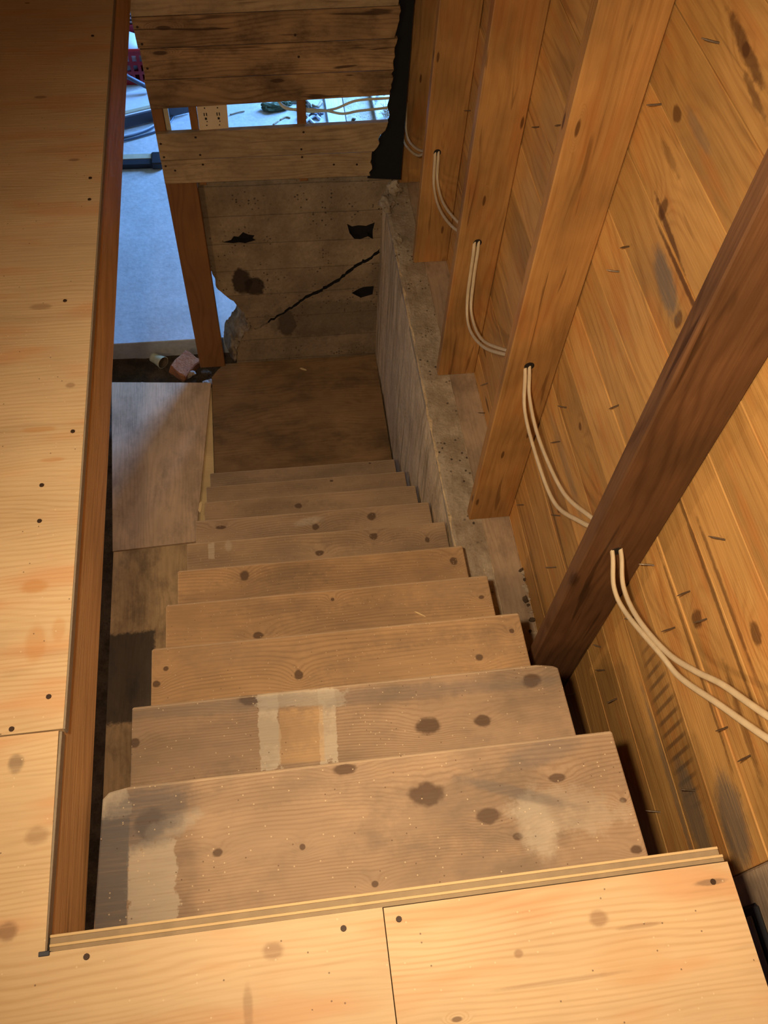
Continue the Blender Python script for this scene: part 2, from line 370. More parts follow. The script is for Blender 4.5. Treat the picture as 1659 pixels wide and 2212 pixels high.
# ------------------------------------------------------------------ the setting: upper floor
HW = 0.7404                                  # inner face of the board sheathing
floor = tag(empty('floor', (0, 0, FZ)), 'pale plywood upper floor around the stairwell opening', kind='structure')
OX, OY = -0.350, 0.165                       # left edge and near edge of the opening
def sheet(name, pts, z, th, mat, parent, origin=None):
    bm = bmesh.new(); prism(bm, pts, (), th, 'XY', z)
    return finish(name, bm, mat, parent, origin)
sheet('plywood_sheet', [(-2.6, 0.4525), (OX, 0.4595), (OX, 3.75), (-2.6, 3.75)], FZ, 0.019, m_ply_a, floor, (0, 0, FZ))
sheet('plywood_sheet', [(-2.6, -2.0), (0.0820, -2.0), (0.0820, OY), (-0.353, OY), (-0.356, 0.457), (-2.6, 0.450)], FZ, 0.019, m_ply_b, floor, (0, 0, FZ))
sheet('plywood_sheet', [(0.0835, -2.0), (0.568, -2.0), (0.568, OY-0.001), (0.0835, OY-0.001)], FZ, 0.019, m_ply_c, floor, (0, 0, FZ))
nh = bmesh.new(); bmesh.ops.create_cone(nh, cap_ends=True, segments=10, radius1=0.0042, radius2=0.0036, depth=0.0016)
nhm = bpy.data.meshes.new('nail_head'); nh.to_mesh(nhm); nh.free(); nhm.materials.append(m_nailhead)
for (x, y) in [(0.028, 0.146), (0.102, 0.148), (-0.301, 0.154), (0.539, 0.141), (-0.374, 1.727), (-0.372, 1.653), (-0.397, 2.308),
               (-0.404, 1.343), (-0.369, 1.010), (-0.412, 0.824), (-0.374, 0.511), (-0.423, 0.467), (-0.414, 0.897)]:
    link('nail_head', nhm, None, floor, (x, y, 0.0006))
box('dark_peg', -0.361, -0.347, OY-0.004, OY+0.002, FZ-0.004, FZ+0.0012, m_greymetal2, floor, 0.0008)
# edge of the plywood along the opening: grey weathered facing strip
box('edge_strip', OX, OX+0.003, 0.459, 3.75, FZ-0.019, FZ-0.0005, m_greyedge, floor, 0.0005)
box('edge_strip', OX-0.005, OX-0.001, OY+0.001, 0.456, FZ-0.019, FZ-0.0008, m_greyedge, floor, 0.0005)

# joist along the left of the opening
jo = box('floor_joist', OX-0.042, OX-0.004, -0.4, 3.75, FZ-0.205, FZ-0.0195, m_joist, None, 0.003)
tag(jo, 'long brown joist under the plywood edge on the left of the stairwell', 'joist')

# ------------------------------------------------------------------ staircase
RISE, RUN, Y1 = 0.20074, 0.21209, 0.4234
def tz(k): return FZ - k*RISE
def ty(k): return Y1 + (k-1)*RUN
XL = [-0.336, -0.333, -0.333, -0.334, -0.333, -0.333, -0.329, -0.318, -0.331, -0.335]
XR = [0.530, 0.5275, 0.530, 0.525, 0.521, 0.524, 0.522, 0.520, 0.5205, 0.517]
WHITE = (0.60, 0.51, 0.38); GREY = (0.135, 0.12, 0.112)
K = {1: [(0.189, 0.353, .032, .020), (0.286, 0.307, .021, .014), (-0.258, 0.360, .026, .026), (-0.154, 0.302, .009, .007), (0.329, 0.269, .010, .006), (0.516, 0.226, .010, .007), (0.516, 0.305, .007, .005), (0.088, 0.226, .006, .005), (0.415, 0.354, .016, .008), (0.06, 0.41, .022, .010), (-0.02, 0.295, .005, .005)],
     2: [(0.240, 0.532, .026, .018), (0.349, 0.530, .017, .013), (-0.098, 0.628, .030, .016), (0.466, 0.602, .020, .016), (-0.327, 0.563, .012, .010)],
     3: [(-0.005, 0.747, .011, .012), (0.503, 0.802, .006, .006), (0.413, 0.745, .010, .009), (-0.301, 0.795, .006, .006), (-0.322, 0.761, .009, .009)],
     4: [(-0.100, 0.947, .015, .010), (0.497, 0.995, .008, .006), (0.10, 1.03, .005, .005)],
     5: [(-0.140, 1.236, .014, .018), (0.485, 1.221, .012, .014)],
     6: [(0.093, 1.405, .015, .011), (0.278, 1.449, .015, .014), (0.454, 1.42, .008, .012)],
     7: [(0.097, 1.629, .014, .014), (0.304, 1.654, .017, .018), (-0.24, 1.66, .02, .008)],
     8: [(0.046, 1.855, .016, .012)], 9: [(0.20, 2.10, .008, .006)], 10: [(0.40, 2.32, .006, .005)]}
PT = {1: [(-0.255, 0.268, .038, .062, 0.05, WHITE, .62, .8, 'r'), (-0.318, 0.398, .026, .026, 0.2, WHITE, .85, .9, 'r'), (-0.316, 0.290, .024, .085, 0.0, GREY, .88, .35, 'r'),
          (-0.225, 0.352, .045, .016, 0.35, WHITE, .55, 1.3, 'e'), (-0.268, 0.375, .07, .05, 0.2, GREY, .75, .7, 'e'), (0.361, 0.283, .030, .050, 0.2, WHITE, .5, 1.0, 'e'), (0.42, 0.30, .09, .035, -0.2, WHITE, .32, 1.6, 'e'), (0.34, 0.338, .09, .010, -0.35, GREY, .5, .8, 'e'), (0.40, 0.40, .07, .02, 0.2, GREY, .4, .8, 'e')],
     2: [(-0.070, 0.565, .020, .085, 0.0, WHITE, .75, .9, 'r'), (-0.004, 0.618, .085, .018, -0.10, WHITE, .65, .9, 'r'), (0.044, 0.555, .017, .075, -0.05, WHITE, .65, .9, 'r'), (-0.008, 0.545, .043, .056, -0.05, (0.56, 0.34, 0.15), .55, .1, 'r'), (0.05, 0.61, .5, .016, -0.03, GREY, .35, .8, 'e')],
     6: [(-0.255, 1.447, .010, .030, 0, WHITE, .5, .6, 'r'), (-0.20, 1.46, .012, .02, 0, WHITE, .35, .9, 'e')],
     7: [(0.075, 1.655, .05, .016, .15, WHITE, .5, 1.2, 'e')]}
stair = empty('staircase', (0, 0, tz(11)))
tag(stair, 'steep wooden basement stairs of ten worn plank treads with knots', 'stairs')
for k in range(1, 11):
    o = Vector((0, ty(k), tz(k)))
    age = (k-1)/9.0
    cl = tuple(a*(1.0-0.12*age) for a in TR_L); 
    if k < 3: cl = (0.405, 0.272, 0.165)
    if k in (3, 4, 5): cl = (0.51, 0.310, 0.150)
    mt = wood('tread_wood_%d' % k, cl, TR_D, 0, spacing=0.0062 if k < 3 else 0.010, ring=0.46 if k < 3 else 0.40, fine=0.34, blotch=0.30, vary=0.0, wob=5.0,
              knots=[(a, b-o.y, c*1.0, d) for a, b, c, d in K.get(k, [])], bend=4.0,
              patches=[(a, b-o.y, *r) for a, b, *r in PT.get(k, [])]+[(0.1, -0.0025, 0.6, 0.0028, 0.0, (0.58, 0.43, 0.27), .45, .9, 'r'), (0.28*math.sin(k*2.3)+0.1, -0.10, 0.22, 0.05, 0.1, (0.14, 0.10, 0.07), .22, 1.8, 'e'), (-0.2*math.sin(k*1.7)+0.1, -0.04, 0.15, 0.02, 0.0, (0.13, 0.09, 0.06), .18, 2.0, 'e')], specks=0.05, dirt=((0.17, 0.125, 0.085), 0.75 if k < 3 else 0.45, 6.0), rough=0.68, bs=0.2)
    yb = ty(k)-RUN-0.030
    if k == 1: yb = OY+0.0212
    xl, xr = XL[k-1], XR[k-1]
    pts = [(xl, yb), (xr, yb), (xr, ty(k)-0.004), (xr-0.004, ty(k)), (xl+0.004, ty(k)), (xl, ty(k)-0.004)]
    if k == 1: pts = [(xl-0.006, yb), (xr+0.004, yb), (xr, ty(k)-0.003), (xr-0.003, ty(k)), (xl+0.045, ty(k)), (xl+0.010, ty(k)-0.006), (xl, ty(k)-0.016)]
    if k == 2: pts = [(xl, yb), (xr+0.004, yb), (xr, ty(k)-0.012), (xr-0.010, ty(k)-0.006), (xr-0.045, ty(k)), (xl+0.003, ty(k)), (xl, ty(k)-0.003)]
    bm = bmesh.new(); nv = prism(bm, pts, (), 0.038, 'XY', tz(k))
    top = [e for e in bm.edges if all(abs(v.co.z-tz(k)) < 1e-6 for v in e.verts) and len(e.link_faces) == 2 and any(abs(f.normal.z) < 0.5 for f in e.link_faces)]
    bm.normal_update()
    top = [e for e in bm.edges if all(abs(v.co.z-tz(k)) < 1e-6 for v in e.verts) and any(abs(f.normal.z) < 0.5 for f in e.link_faces)]
    bmesh.ops.bevel(bm, geom=top, offset=0.003, segments=2, affect='EDGES', profile=0.5)
    finish('tread', bm, mt, stair, o)
for k in range(1, 11):                        # closed risers set back under each nosing
    box('riser', -0.318, 0.510, ty(k)-0.046, ty(k)-0.028, tz(k+1)+0.0005, tz(k)-0.0385, m_riser, stair, 0.001)
# top riser: plywood on edge, its layered top edge showing against the floor
r0_ = empty('top_riser', (0, 0, 0)); r0_.parent = stair; r0_.location = Vector((0.1, OY+0.01, FZ-0.1))-stair.location
r0_['label'] = 'plywood riser with striped layered top edge'
yy = OY+0.0006
for i, (t, mt) in enumerate([(0.0055, m_ply_edge2), (0.0035, m_ply_edge), (0.0075, m_ply_edge2), (0.0035, m_ply_edge)]):
    bm = bmesh.new(); zt = FZ-0.003-(0.0012 if i in (0, 2) else 0)
    bbox(bm, -0.349, 0.566 if i < 2 else 0.562, yy, yy+t, tz(1)+0.0005, zt, 0.0004)
    finish('plywood_layer', bm, mt, r0_); yy += t
for xs_ in (-0.316, 0.472):                   # notched stringers
    pts = []
    for k in range(1, 11):
        pts += [(ty(k)-RUN-0.030+0.0, tz(k)-0.0385), (ty(k)-0.0465, tz(k)-0.0385)]
    pts = [(OY+0.03, tz(1)-0.0385)]+pts[1:]
    pts += [(ty(10)-0.0465, tz(11)+0.001), (ty(10)-0.25, tz(11)-0.0), (OY+0.03, tz(2)-0.22)]
    bm = bmesh.new()
    vs = [bm.verts.new((xs_, a, b)) for a, b in pts]
    es = [bm.edges.new((vs[i], vs[(i+1) % len(vs)])) for i in range(len(vs))]
    r = bmesh.ops.triangle_fill(bm, use_beauty=True, edges=es)
    e = bmesh.ops.extrude_face_region(bm, geom=[g for g in r['geom'] if isinstance(g, bmesh.types.BMFace)])
    bmesh.ops.translate(bm, verts=[g for g in e['geom'] if isinstance(g, bmesh.types.BMVert)], vec=(0.036, 0, 0))
    finish('stringer', bm, m_riser, stair)

# landing at the bottom
LZ = tz(11)
ld = empty('stair_landing', (0.1, 2.74, 0)); tag(ld, 'dark dirty plywood landing at the foot of the stairs', 'platform')
sheet('deck', [(-0.333, 2.29), (0.536, 2.29), (0.541, 3.178), (-0.262, 3.178), (-0.30, 3.14), (-0.333, 3.09)], LZ, 0.018, m_landing, ld)
for x in (-0.30, 0.10, 0.48): box('bearer', x, x+0.038, 2.30, 3.10, 0.012, LZ-0.0185, m_riser, ld, 0.002)

# ------------------------------------------------------------------ right-hand wall
GW = (0.16, 0.13, 0.10); DK = (0.085, 0.030, 0.008)
BK = {9: [(1.063, 0.004, .014, .020)], 10: [(1.256, -0.050, .016, .026), (1.51, 0.03, .010, .008)], 11: [(1.329, -0.045, .020, .014)], 8: [(0.498, 0.0, .022, .016), (1.80, 0.02, .012, .01)], 7: [(0.607, -0.03, .018, .024)], 12: [(1.20, 0.0, .014, .010)], 5: [(1.25, 0.02, .012, .01)], 3: [(1.2, 0.0, .012, .01)]}
BP = {9: [(1.150, 0.012, .075, .030, 0.15, GW, .85, .7, 'e'), (1.10, 0.062, .16, .006, 0.0, DK, .8, 1.0, 'e')],
      10: [(1.20, -0.062, .10, .008, 0.1, DK, .8, 1.2, 'e'), (1.30, 0.03, .05, .01, 0.0, DK, .4, 1.4, 'e')],
      11: [(1.24, -0.02, .06, .012, 0.0, GW, .4, 1.0, 'e')], 12: [(1.197, 0.0, .085, .012, 0.12, DK, .75, 1.0, 'e'), (1.13, -0.03, .05, .008, 0.12, DK, .6, 1.2, 'e')],
      5: [(0.50, 0.0, .17, .055, 0.0, (0.15, 0.08, 0.035), .75, .5, 's'), (0.32, -0.02, .10, .04, 0.0, GW, .7, .7, 'e')],
      6: [(0.27, -0.01, .08, .05, 0.2, GW, .8, .6, 'e'), (0.56, 0.055, .22, .006, 0.02, DK, .6, 1.2, 'e')],
      4: [(0.40, 0.055, .2, .012, 0.0, GW, .6, .9, 'e'), (1.25, 0.0, .2, .02, 0.0, GW, .35, .8, 'e')], 7: [(0.65, 0.06, .3, .006, 0.02, DK, .7, 1.2, 'e'), (0.40, 0.0, .10, .012, 0.1, DK, .5, 1.2, 'e')],
      8: [(0.60, -0.045, .15, .006, 0.02, DK, .6, 1.2, 'e')], 3: [(1.2, -0.05, .2, .006, 0.02, DK, .6, 1.2, 'e')]}
_ms = {}
def m_sheath_i(i):
    if i not in BK and i not in BP: return m_sheath
    return wood('sheathing_wood_%d' % i, (0.565, 0.30, 0.090), (0.34, 0.145, 0.035), 1, spacing=0.030, ring=0.42, fine=0.30, blotch=0.34, vary=0.22, wob=5, knots=BK.get(i, []), bend=3.0, patches=BP.get(i, []), streak=0.28, tint=0.4, flip=True, rough=0.55)
wr = tag(empty('wall_right', (HW, 1.5, 1.17)), 'board sheathed stud wall along the right of the stairs', kind='structure')
rr = random.Random(3)
z0, H = 1.1285, 0.1425
for i in range(19):
    a = z0+i*H
    y0 = -2.0
    if a < 2.12: y0 = 0.188
    dx = rr.uniform(0, 0.0016)
    bm = bmesh.new(); bbox(bm, HW+dx, HW+0.021, y0, 3.75, a+0.0011, a+H-0.0011, 0.0011)
    finish('sheathing_board', bm, m_sheath_i(i), wr, (HW, 0, a+H/2))
box('building_paper', HW+0.022, HW+0.03, -2.0, 3.75, 1.13, z0+19*H, m_black, wr, 0.0)
SX = 0.6004
SY = [0.8085, 1.4651, 2.105, 2.7200, 3.2360]
for i, y in enumerate(SY):
    zb = 1.1715
    bm = bmesh.new(); bbox(bm, SX if i < 4 else 0.583, HW-0.0005, y, y+0.038, zb, 3.83, 0.003)
    o = finish('stud', bm, m_stud_dark if i == 0 else m_stud, wr)
    if i == 0: o['label'] = 'darkest stained stud, nearest the viewer'
nl = bmesh.new()
tube(nl, [Vector((0, 0, 0)), Vector((-0.012, 0.0, 0.0005)), Vector((-0.022, 0.0005, 0.001)), Vector((-0.031, 0.001, 0.002))], 0.0019, seg=6, taper=lambda t: 1.0 if t < 0.7 else 0.45)
nlm = bpy.data.meshes.new('protruding_nail'); nl.to_mesh(nlm); nl.free(); nlm.materials.append(m_nail)
NAILS = [(0.665, 2.358), (0.774, 2.073), (0.661, 2.177), (0.74, 1.903), (0.776, 1.652), (0.723, 1.635), (0.762, 1.371), (0.64, 1.662), (0.409, 2.14), (0.345, 2.183), (0.352, 1.928), (0.36, 1.723), (0.591, 2.203), (0.635, 2.073),
         (1.28, 2.875), (1.329, 2.429), (1.33, 2.36), (1.396, 2.699), (1.133, 2.158), (1.348, 1.886), (1.321, 1.778), (1.398, 1.346), (1.093, 1.491), (1.179, 1.626), (1.948, 1.297), (1.905, 1.182), (1.847, 2.361), (2.0, 2.255), (2.69, 1.861)]
for y, z in NAILS:
    o = link('protruding_nail', nlm, None, wr, Vector((HW+0.004, y, z))-wr.location)
    o.rotation_euler = (rr.uniform(0, 6.28), rr.uniform(-0.25, 0.25), rr.uniform(-0.3, 0.3))
    k = rr.uniform(0.75, 1.15); o.scale = (k, 1, 1)

# foundation under the wall
wf = tag(empty('wall_foundation', (0.6, 2.0, 0)), 'rough concrete foundation wall beside the lower treads', kind='structure')
bm = bmesh.new()
NY, NZ = 130, 44
def fx(y, t):                                 # inner face, batters outward to the foot
    x = 0.5285+0.020*(1-t)
    x += 0.006*mnoise.noise(Vector((y*3, t*2, 1.7)))+0.0035*mnoise.noise(Vector((y*22, t*3.0, 4.1)))
    if t > 0.93: x += (t-0.93)/0.07*0.012*(0.6+0.5*mnoise.noise(Vector((y*9, 0, 2.2))))
    return x
yA, yB = 0.25, 3.40
g = [[bm.verts.new((fx(yA+(yB-yA)*i/NY, j/NZ), yA+(yB-yA)*i/NY, 1.170*j/NZ+(0.0 if j < NZ else 0.003*mnoise.noise(Vector((i*0.7, 3, 1)))))) for j in range(NZ+1)] for i in range(NY+1)]
for i in range(NY):
    for j in range(NZ): bm.faces.new((g[i][j], g[i+1][j], g[i+1][j+1], g[i][j+1]))
bk = [[bm.verts.new((0.80, yA+(yB-yA)*i/NY, 1.168*j)) for j in range(2)] for i in range(NY+1)]
for i in range(NY):
    bm.faces.new((g[i][NZ], g[i+1][NZ], bk[i+1][1], bk[i][1])); bm.faces.new((bk[i][0], bk[i][1], bk[i+1][1], bk[i+1][0])); bm.faces.new((g[i][0], bk[i][0], bk[i+1][0], g[i+1][0]))
bm.faces.new([g[0][j] for j in range(NZ+1)]+[bk[0][1], bk[0][0]]); bm.faces.new([g[NY][j] for j in range(NZ, -1, -1)]+[bk[NY][0], bk[NY][1]])
finish('footing', bm, m_found, wf)
# gritty ledge and sill plate on top
bm = bmesh.new(); N2 = 110
rows = []
for i in range(N2+1):
    y = yA+(yB-yA)*i/N2
    row = []
    for j in range(9):
        t = j/8; x = 0.5325+(0.6435-0.5325)*t
        row.append(bm.verts.new((x, y, 1.1722+0.0035*mnoise.noise(Vector((x*40, y*14, 0)))-(0.004 if j == 0 else 0))))
    rows.append(row)
for i in range(N2):
    for j in range(8): bm.faces.new((rows[i][j], rows[i+1][j], rows[i+1][j+1], rows[i][j+1]))
e = bmesh.ops.extrude_face_region(bm, geom=list(bm.faces)); bmesh.ops.translate(bm, verts=[q for q in e['geom'] if isinstance(q, bmesh.types.BMVert)], vec=(0, 0, -0.02))
finish('ledge_screed', bm, m_ledge, wf)
box('sill_plate', 0.6450, HW-0.001, yA, 3.40, 1.140, 1.1712, m_sill, wf, 0.002)
# rubble on the ledge at the far corner and along the wall foot
def rock(name, c, r, mat, parent=None, seed=1, flat=0.8):
    bm = bmesh.new(); bmesh.ops.create_icosphere(bm, subdivisions=3 if max(r) > 0.02 else 1, radius=1.0)
    for v in bm.verts:
        k = 1+0.45*mnoise.noise(v.co*1.3+Vector((seed*3.1, seed, 0)))+0.25*mnoise.noise(v.co*3.5+Vector((seed, 0, 0)))+0.12*mnoise.noise(v.co*9)
        v.co = Vector((v.co.x*r[0]*k, v.co.y*r[1]*k, v.co.z*r[2]*k*flat))+Vector(c)
    return finish(name, bm, mat, parent)
rock('stone', (0.535, 3.08, 1.185), (0.03, 0.05, 0.028), m_ledge, wf, 2)
rock('stone', (0.575, 3.16, 1.20), (0.035, 0.03, 0.045), m_ledge, wf, 5)
rock('stone', (0.55, 2.86, 1.178), (0.022, 0.03, 0.018), m_ledge, wf, 9)
for i in range(26):                           # crumbled mortar along the sheathing foot by the dark stud
    y = rr.uniform(0.86, 1.28); x = HW-rr.uniform(0.004, 0.05)*(1.3-y)*2.2
    rock('mortar_crumb', (x, y, 1.176), (rr.uniform(.004, .012), rr.uniform(.004, .014), rr.uniform(.003, .009)), m_ledge if i % 2 else m_dirt, wf, i)

# blocking and steel box seen past the right edge of the floor
box('blocking_board', HW-0.001, HW+0.018, -0.9, 0.187, 1.84, 2.124, m_sill, wr, 0.004)
box('blocking_board', 0.60, HW-0.002, -0.9, 0.205, 1.80, 1.838, m_sill, wr, 0.004)
gb = empty('steel_box'); gb.parent = wr; gb.location = Vector((0.735, -0.05, 1.84))-wr.location
gb['label'] = 'grey steel box with black rim'
box('rim', HW-0.012, HW-0.0015, -0.40, 0.135, 1.842, 2.045, m_blackp, gb, 0.006)
box('cover', HW-0.016, HW-0.0122, -0.39, 0.118, 1.846, 2.026, m_greybox, gb, 0.002)

# ------------------------------------------------------------------ far wall: cracked concrete
wb = tag(empty('wall_back', (0.13, 3.2, 0)), 'cracked concrete wall with a broken hole at the foot of the stairs', kind='structure')
WY = 3.185
crk = [(0.60, 0.880), (0.523, 0.824), (0.491, 0.792), (0.425, 0.751), (0.370, 0.697), (0.314, 0.651), (0.246, 0.605), (0.177, 0.571), (0.106, 0.505), (0.034, 0.457), (-0.028, 0.405), (-0.085, 0.372), (-0.127, 0.430)]
hole_top = [(-0.131, 0.498), (-0.146, 0.520), (-0.161, 0.544), (-0.174, 0.575), (-0.192, 0.590), (-0.210, 0.614), (-0.227, 0.639), (-0.241, 0.655), (-0.249, 0.682), (-0.247, 0.712), (-0.252, 0.740), (-0.262, 0.777), (-0.272, 0.800)]
TOP = 1.262
up_pts = [(-0.272, TOP), (-0.272, 0.80)] + hole_top[::-1][1:] + [(-0.127, 0.440)]
cu = crk[::-1]
rz = random.Random(11)
def dense(pts, step=0.014, amp=0.004):
    out = []
    for a, b in zip(pts, pts[1:]):
        L = math.hypot(b[0]-a[0], b[1]-a[1]); n = max(1, int(L/step))
        for i in range(n):
            t = i/n; out.append((a[0]+(b[0]-a[0])*t+(rz.uniform(-amp, amp) if i else 0), a[1]+(b[1]-a[1])*t+(rz.uniform(-amp, amp) if i else 0)))
    out.append(pts[-1]); return out
def shade_sides(bm):                          # paints the shade inside the crack and spalls as near-black faces
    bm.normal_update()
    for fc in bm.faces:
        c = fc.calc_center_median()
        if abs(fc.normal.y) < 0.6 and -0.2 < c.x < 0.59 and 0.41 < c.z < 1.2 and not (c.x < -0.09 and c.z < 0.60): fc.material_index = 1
cline = dense(crk[::-1][1:], 0.012, 0.005)
hole_d = dense([(-0.272, 0.80)]+hole_top[::-1][1:]+[(-0.127, 0.440), (-0.112, 0.415)], 0.012, 0.003)
upper = [(-0.272, TOP)]+hole_d+[(x, z+0.005+0.010*max(0, min(1, (x+0.1)/0.5))+0.006*rz.random()) for i, (x, z) in enumerate(cline) if x > -0.10]+[(0.60, TOP+0.004)]
sp1 = [(-0.191, 0.935), (-0.150, 0.946), (-0.136, 0.966), (-0.115, 0.962), (-0.093, 0.986), (-0.070, 0.972), (-0.043, 0.965), (-0.052, 0.950), (-0.039, 0.939), (-0.088, 0.924), (-0.115, 0.930), (-0.140, 0.927)]
sp2 = [(0.377, 1.006), (0.400, 0.990), (0.430, 0.995), (0.465, 0.990), (0.504, 1.007), (0.496, 0.96), (0.499, 0.913), (0.475, 0.930), (0.44, 0.915), (0.411, 0.920), (0.389, 0.953)]
bm = bmesh.new(); prism(bm, upper, [sp1, sp2], 0.03, 'XZ', WY); shade_sides(bm); finish('upper_slab', bm, m_conc, wb, (0, WY, 0)).data.materials.append(m_crack_shade)
low_left = dense([(-0.098, 0.402), (-0.123, 0.377), (-0.148, 0.337), (-0.170, 0.287), (-0.188, 0.237), (-0.198, 0.160), (-0.200, 0.0)], 0.012, 0.004)
sp3 = [(0.406, 0.584), (0.430, 0.602), (0.463, 0.620), (0.515, 0.622), (0.511, 0.568), (0.485, 0.560), (0.453, 0.550), (0.43, 0.566)]
lower = [(0.60, 0.868)]+[(x, z-0.003-0.005*rz.random()) for i, (x, z) in list(enumerate(cline))[::-1] if x > -0.09 and x < 0.59]+low_left+[(0.60, 0.0)]
bm = bmesh.new(); prism(bm, lower, [sp3], 0.03, 'XZ', WY+0.002); shade_sides(bm); finish('lower_slab', bm, m_conc, wb, (0, WY, 0)).data.materials.append(m_crack_shade)
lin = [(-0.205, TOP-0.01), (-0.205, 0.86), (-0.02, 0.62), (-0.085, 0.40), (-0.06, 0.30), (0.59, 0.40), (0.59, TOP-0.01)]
bm = bmesh.new(); prism(bm, lin, [], 0.0015, 'XZ', WY+0.0325); finish('crack_shade_liner', bm, m_crack_shade, wb)  # thin near-black sheet that paints the shade behind the crack and spalls
# broken core behind the face, seen in the crack, the spalls and the hole's edge
core_hole = dense([(-0.268, 0.79), (-0.240, 0.69), (-0.200, 0.615), (-0.160, 0.560), (-0.128, 0.500), (-0.115, 0.440), (-0.135, 0.390), (-0.165, 0.320), (-0.185, 0.260), (-0.200, 0.15)], 0.014, 0.006)
core = [(-0.270, TOP-0.002)]+core_hole+[(-0.205, 0.0), (0.60, 0.0), (0.60, TOP-0.002)]
bm = bmesh.new(); prism(bm, core, [], 0.14, 'XZ', WY+0.0345)
finish('broken_core', bm, m_conc_core, wb, (0, WY, 0))
# broken lumps on the fracture below the hole
bm = bmesh.new(); NF, NR = 46, 14             # rough fracture slope from the face back into the hole
fr_out = [(-0.100, 0.400), (-0.125, 0.375), (-0.150, 0.335), (-0.172, 0.285), (-0.190, 0.235), (-0.200, 0.160)]
fr_in = [(-0.140, 0.455), (-0.160, 0.412), (-0.188, 0.375), (-0.220, 0.325), (-0.246, 0.262), (-0.262, 0.160)]
def along(p, t):
    q = t*(len(p)-1); i = min(int(q), len(p)-2); return Vector(p[i]).lerp(Vector(p[i+1]), q-i)
gr = []
for i in range(NF+1):
    a = along(fr_out, i/NF); b = along(fr_in, i/NF); row = []
    for j in range(NR+1):
        t = j/NR; c = a.lerp(b, t); q = Vector((c.x*30, c.y*30, t*2))
        y = WY-0.002+0.15*t**1.6+0.020*mnoise.noise(q)+0.010*mnoise.noise(q*3)-0.012*math.sin(PI*t)
        if j == 0: y = WY+0.001
        row.append(bm.verts.new((c.x+0.010*mnoise.noise(q*1.7+Vector((5, 0, 0)))*min(1, j/2), y, c.y+0.012*mnoise.noise(q*1.4+Vector((0, 9, 0)))*min(1, j/2))))
    gr.append(row)
for i in range(NF):
    for j in range(NR): bm.faces.new((gr[i][j], gr[i+1][j], gr[i+1][j+1], gr[i][j+1]))
finish('fracture_face', bm, m_conc_core, wb, (0, WY, 0))

# ------------------------------------------------------------------ far wall: boards above the concrete
wp = tag(empty('wall_partition', (0.08, 3.13, 1.28)), 'old board partition with an open slot above the cracked concrete', kind='structure')
BY = 3.118
def board(z0l, z0r, z1l, z1r, right, mat, xl=-0.386, seed=0):
    r2 = random.Random(seed)
    pts = [(xl, z0l)]
    n = 7; xr0, xr1 = right
    pts.append((xr0, z0r))
    for i in range(1, n):
        t = i/n; pts.append((xr0+(xr1-xr0)*t+r2.uniform(-.008, .008), z0r+(z1r-z0r)*t))
    pts += [(xr1, z1r), (xl+r2.uniform(-.004, .004), z1l)]
    bm = bmesh.new(); prism(bm, pts, [], 0.022, 'XZ', BY)
    es = [e for e in bm.edges if all(abs(v.co.y-BY) < 1e-6 for v in e.verts)]
    bm.normal_update(); es = [e for e in es if any(abs(f.normal.y) < 0.5 for f in e.link_faces)]
    bmesh.ops.bevel(bm, geom=es, offset=0.002, segments=1, affect='EDGES')
    return finish('partition_board', bm, mat, wp)
g2 = 0.0012
board(1.301, 1.301, 1.409-g2, 1.415-g2, (0.465, 0.468), m_back_pale, seed=1)
board(1.409+g2, 1.415+g2, 1.526, 1.545, (0.475, 0.528), m_back_pale, seed=2)
board(1.630, 1.660, 1.744-g2, 1.760-g2, (0.530, 0.538), m_back, seed=3)
board(1.744+g2, 1.760+g2, 1.861-g2, 1.879-g2, (0.538, 0.545), m_back, seed=4)
board(1.861+g2, 1.879+g2, 1.972-g2, 1.995-g2, (0.533, 0.546), m_back, xl=-0.39, seed=5)
board(1.972+g2, 1.995+g2, 2.090-g2, 2.112-g2, (0.540, 0.515), m_back_pale, xl=-0.392, seed=6)
board(2.090+g2, 2.112+g2, 2.23, 2.23, (0.520, 0.53), m_back, xl=-0.392, seed=7)
board(2.231, 2.231, 2.345, 2.345, (0.53, 0.53), m_back, xl=-0.392, seed=8)
for (x, z) in [(-0.378, 1.939), (-0.373, 1.879), (-0.373, 1.485), (-0.235, 1.508), (-0.370, 1.426), (-0.227, 1.430), (-0.370, 1.385), (-0.336, 1.363), (-0.222, 1.386), (0.189, 1.515), (0.178, 1.439), (0.180, 1.403), (0.406, 1.359), (0.310, 1.363), (-0.37, 1.79), (0.18, 1.82), (0.17, 1.90)]:
    o = link('nail_head', nhm, None, wp, Vector((x, BY-0.0006, z))-wp.location); o.rotation_euler = (PI/2, 0, 0); o.scale = (1.15, 1.15, 1)
for a, b in ((-0.248, -0.218), (0.168, 0.203)):
    box('stud', a, b, BY+0.0225, BY+0.062, TOP+0.01, 2.345, m_post, wp, 0.002)
box('stud', -0.388, -0.346, BY+0.0225, BY+0.062, 1.505, 2.345, m_post, wp, 0.002)
box('lath', -0.345, -0.326, BY+0.030, BY+0.045, 1.50, 2.345, m_beigeboard, wp, 0.001)
po = box('post', -0.388, -0.259, BY+0.0225, BY+0.0625, 0.162, 1.50, m_post, wp, 0.003)
po['label'] = 'reddish brown upright plank post'
tp = [(0.60, 1.262), (0.60, 2.34), (0.505, 2.34), (0.51, 2.1), (0.502, 1.95), (0.508, 1.80), (0.515, 1.69), (0.532, 1.64), (0.524, 1.60), (0.536, 1.56), (0.520, 1.51), (0.49, 1.44), (0.458, 1.41), (0.452, 1.36), (0.462, 1.32), (0.456, 1.275), (0.50, 1.270)]
bm = bmesh.new(); prism(bm, tp, [], 0.004, 'XZ', BY+0.0226); tpo = finish('tar_paper', bm, m_black, wp); tpo['label'] = 'ragged black tar paper'

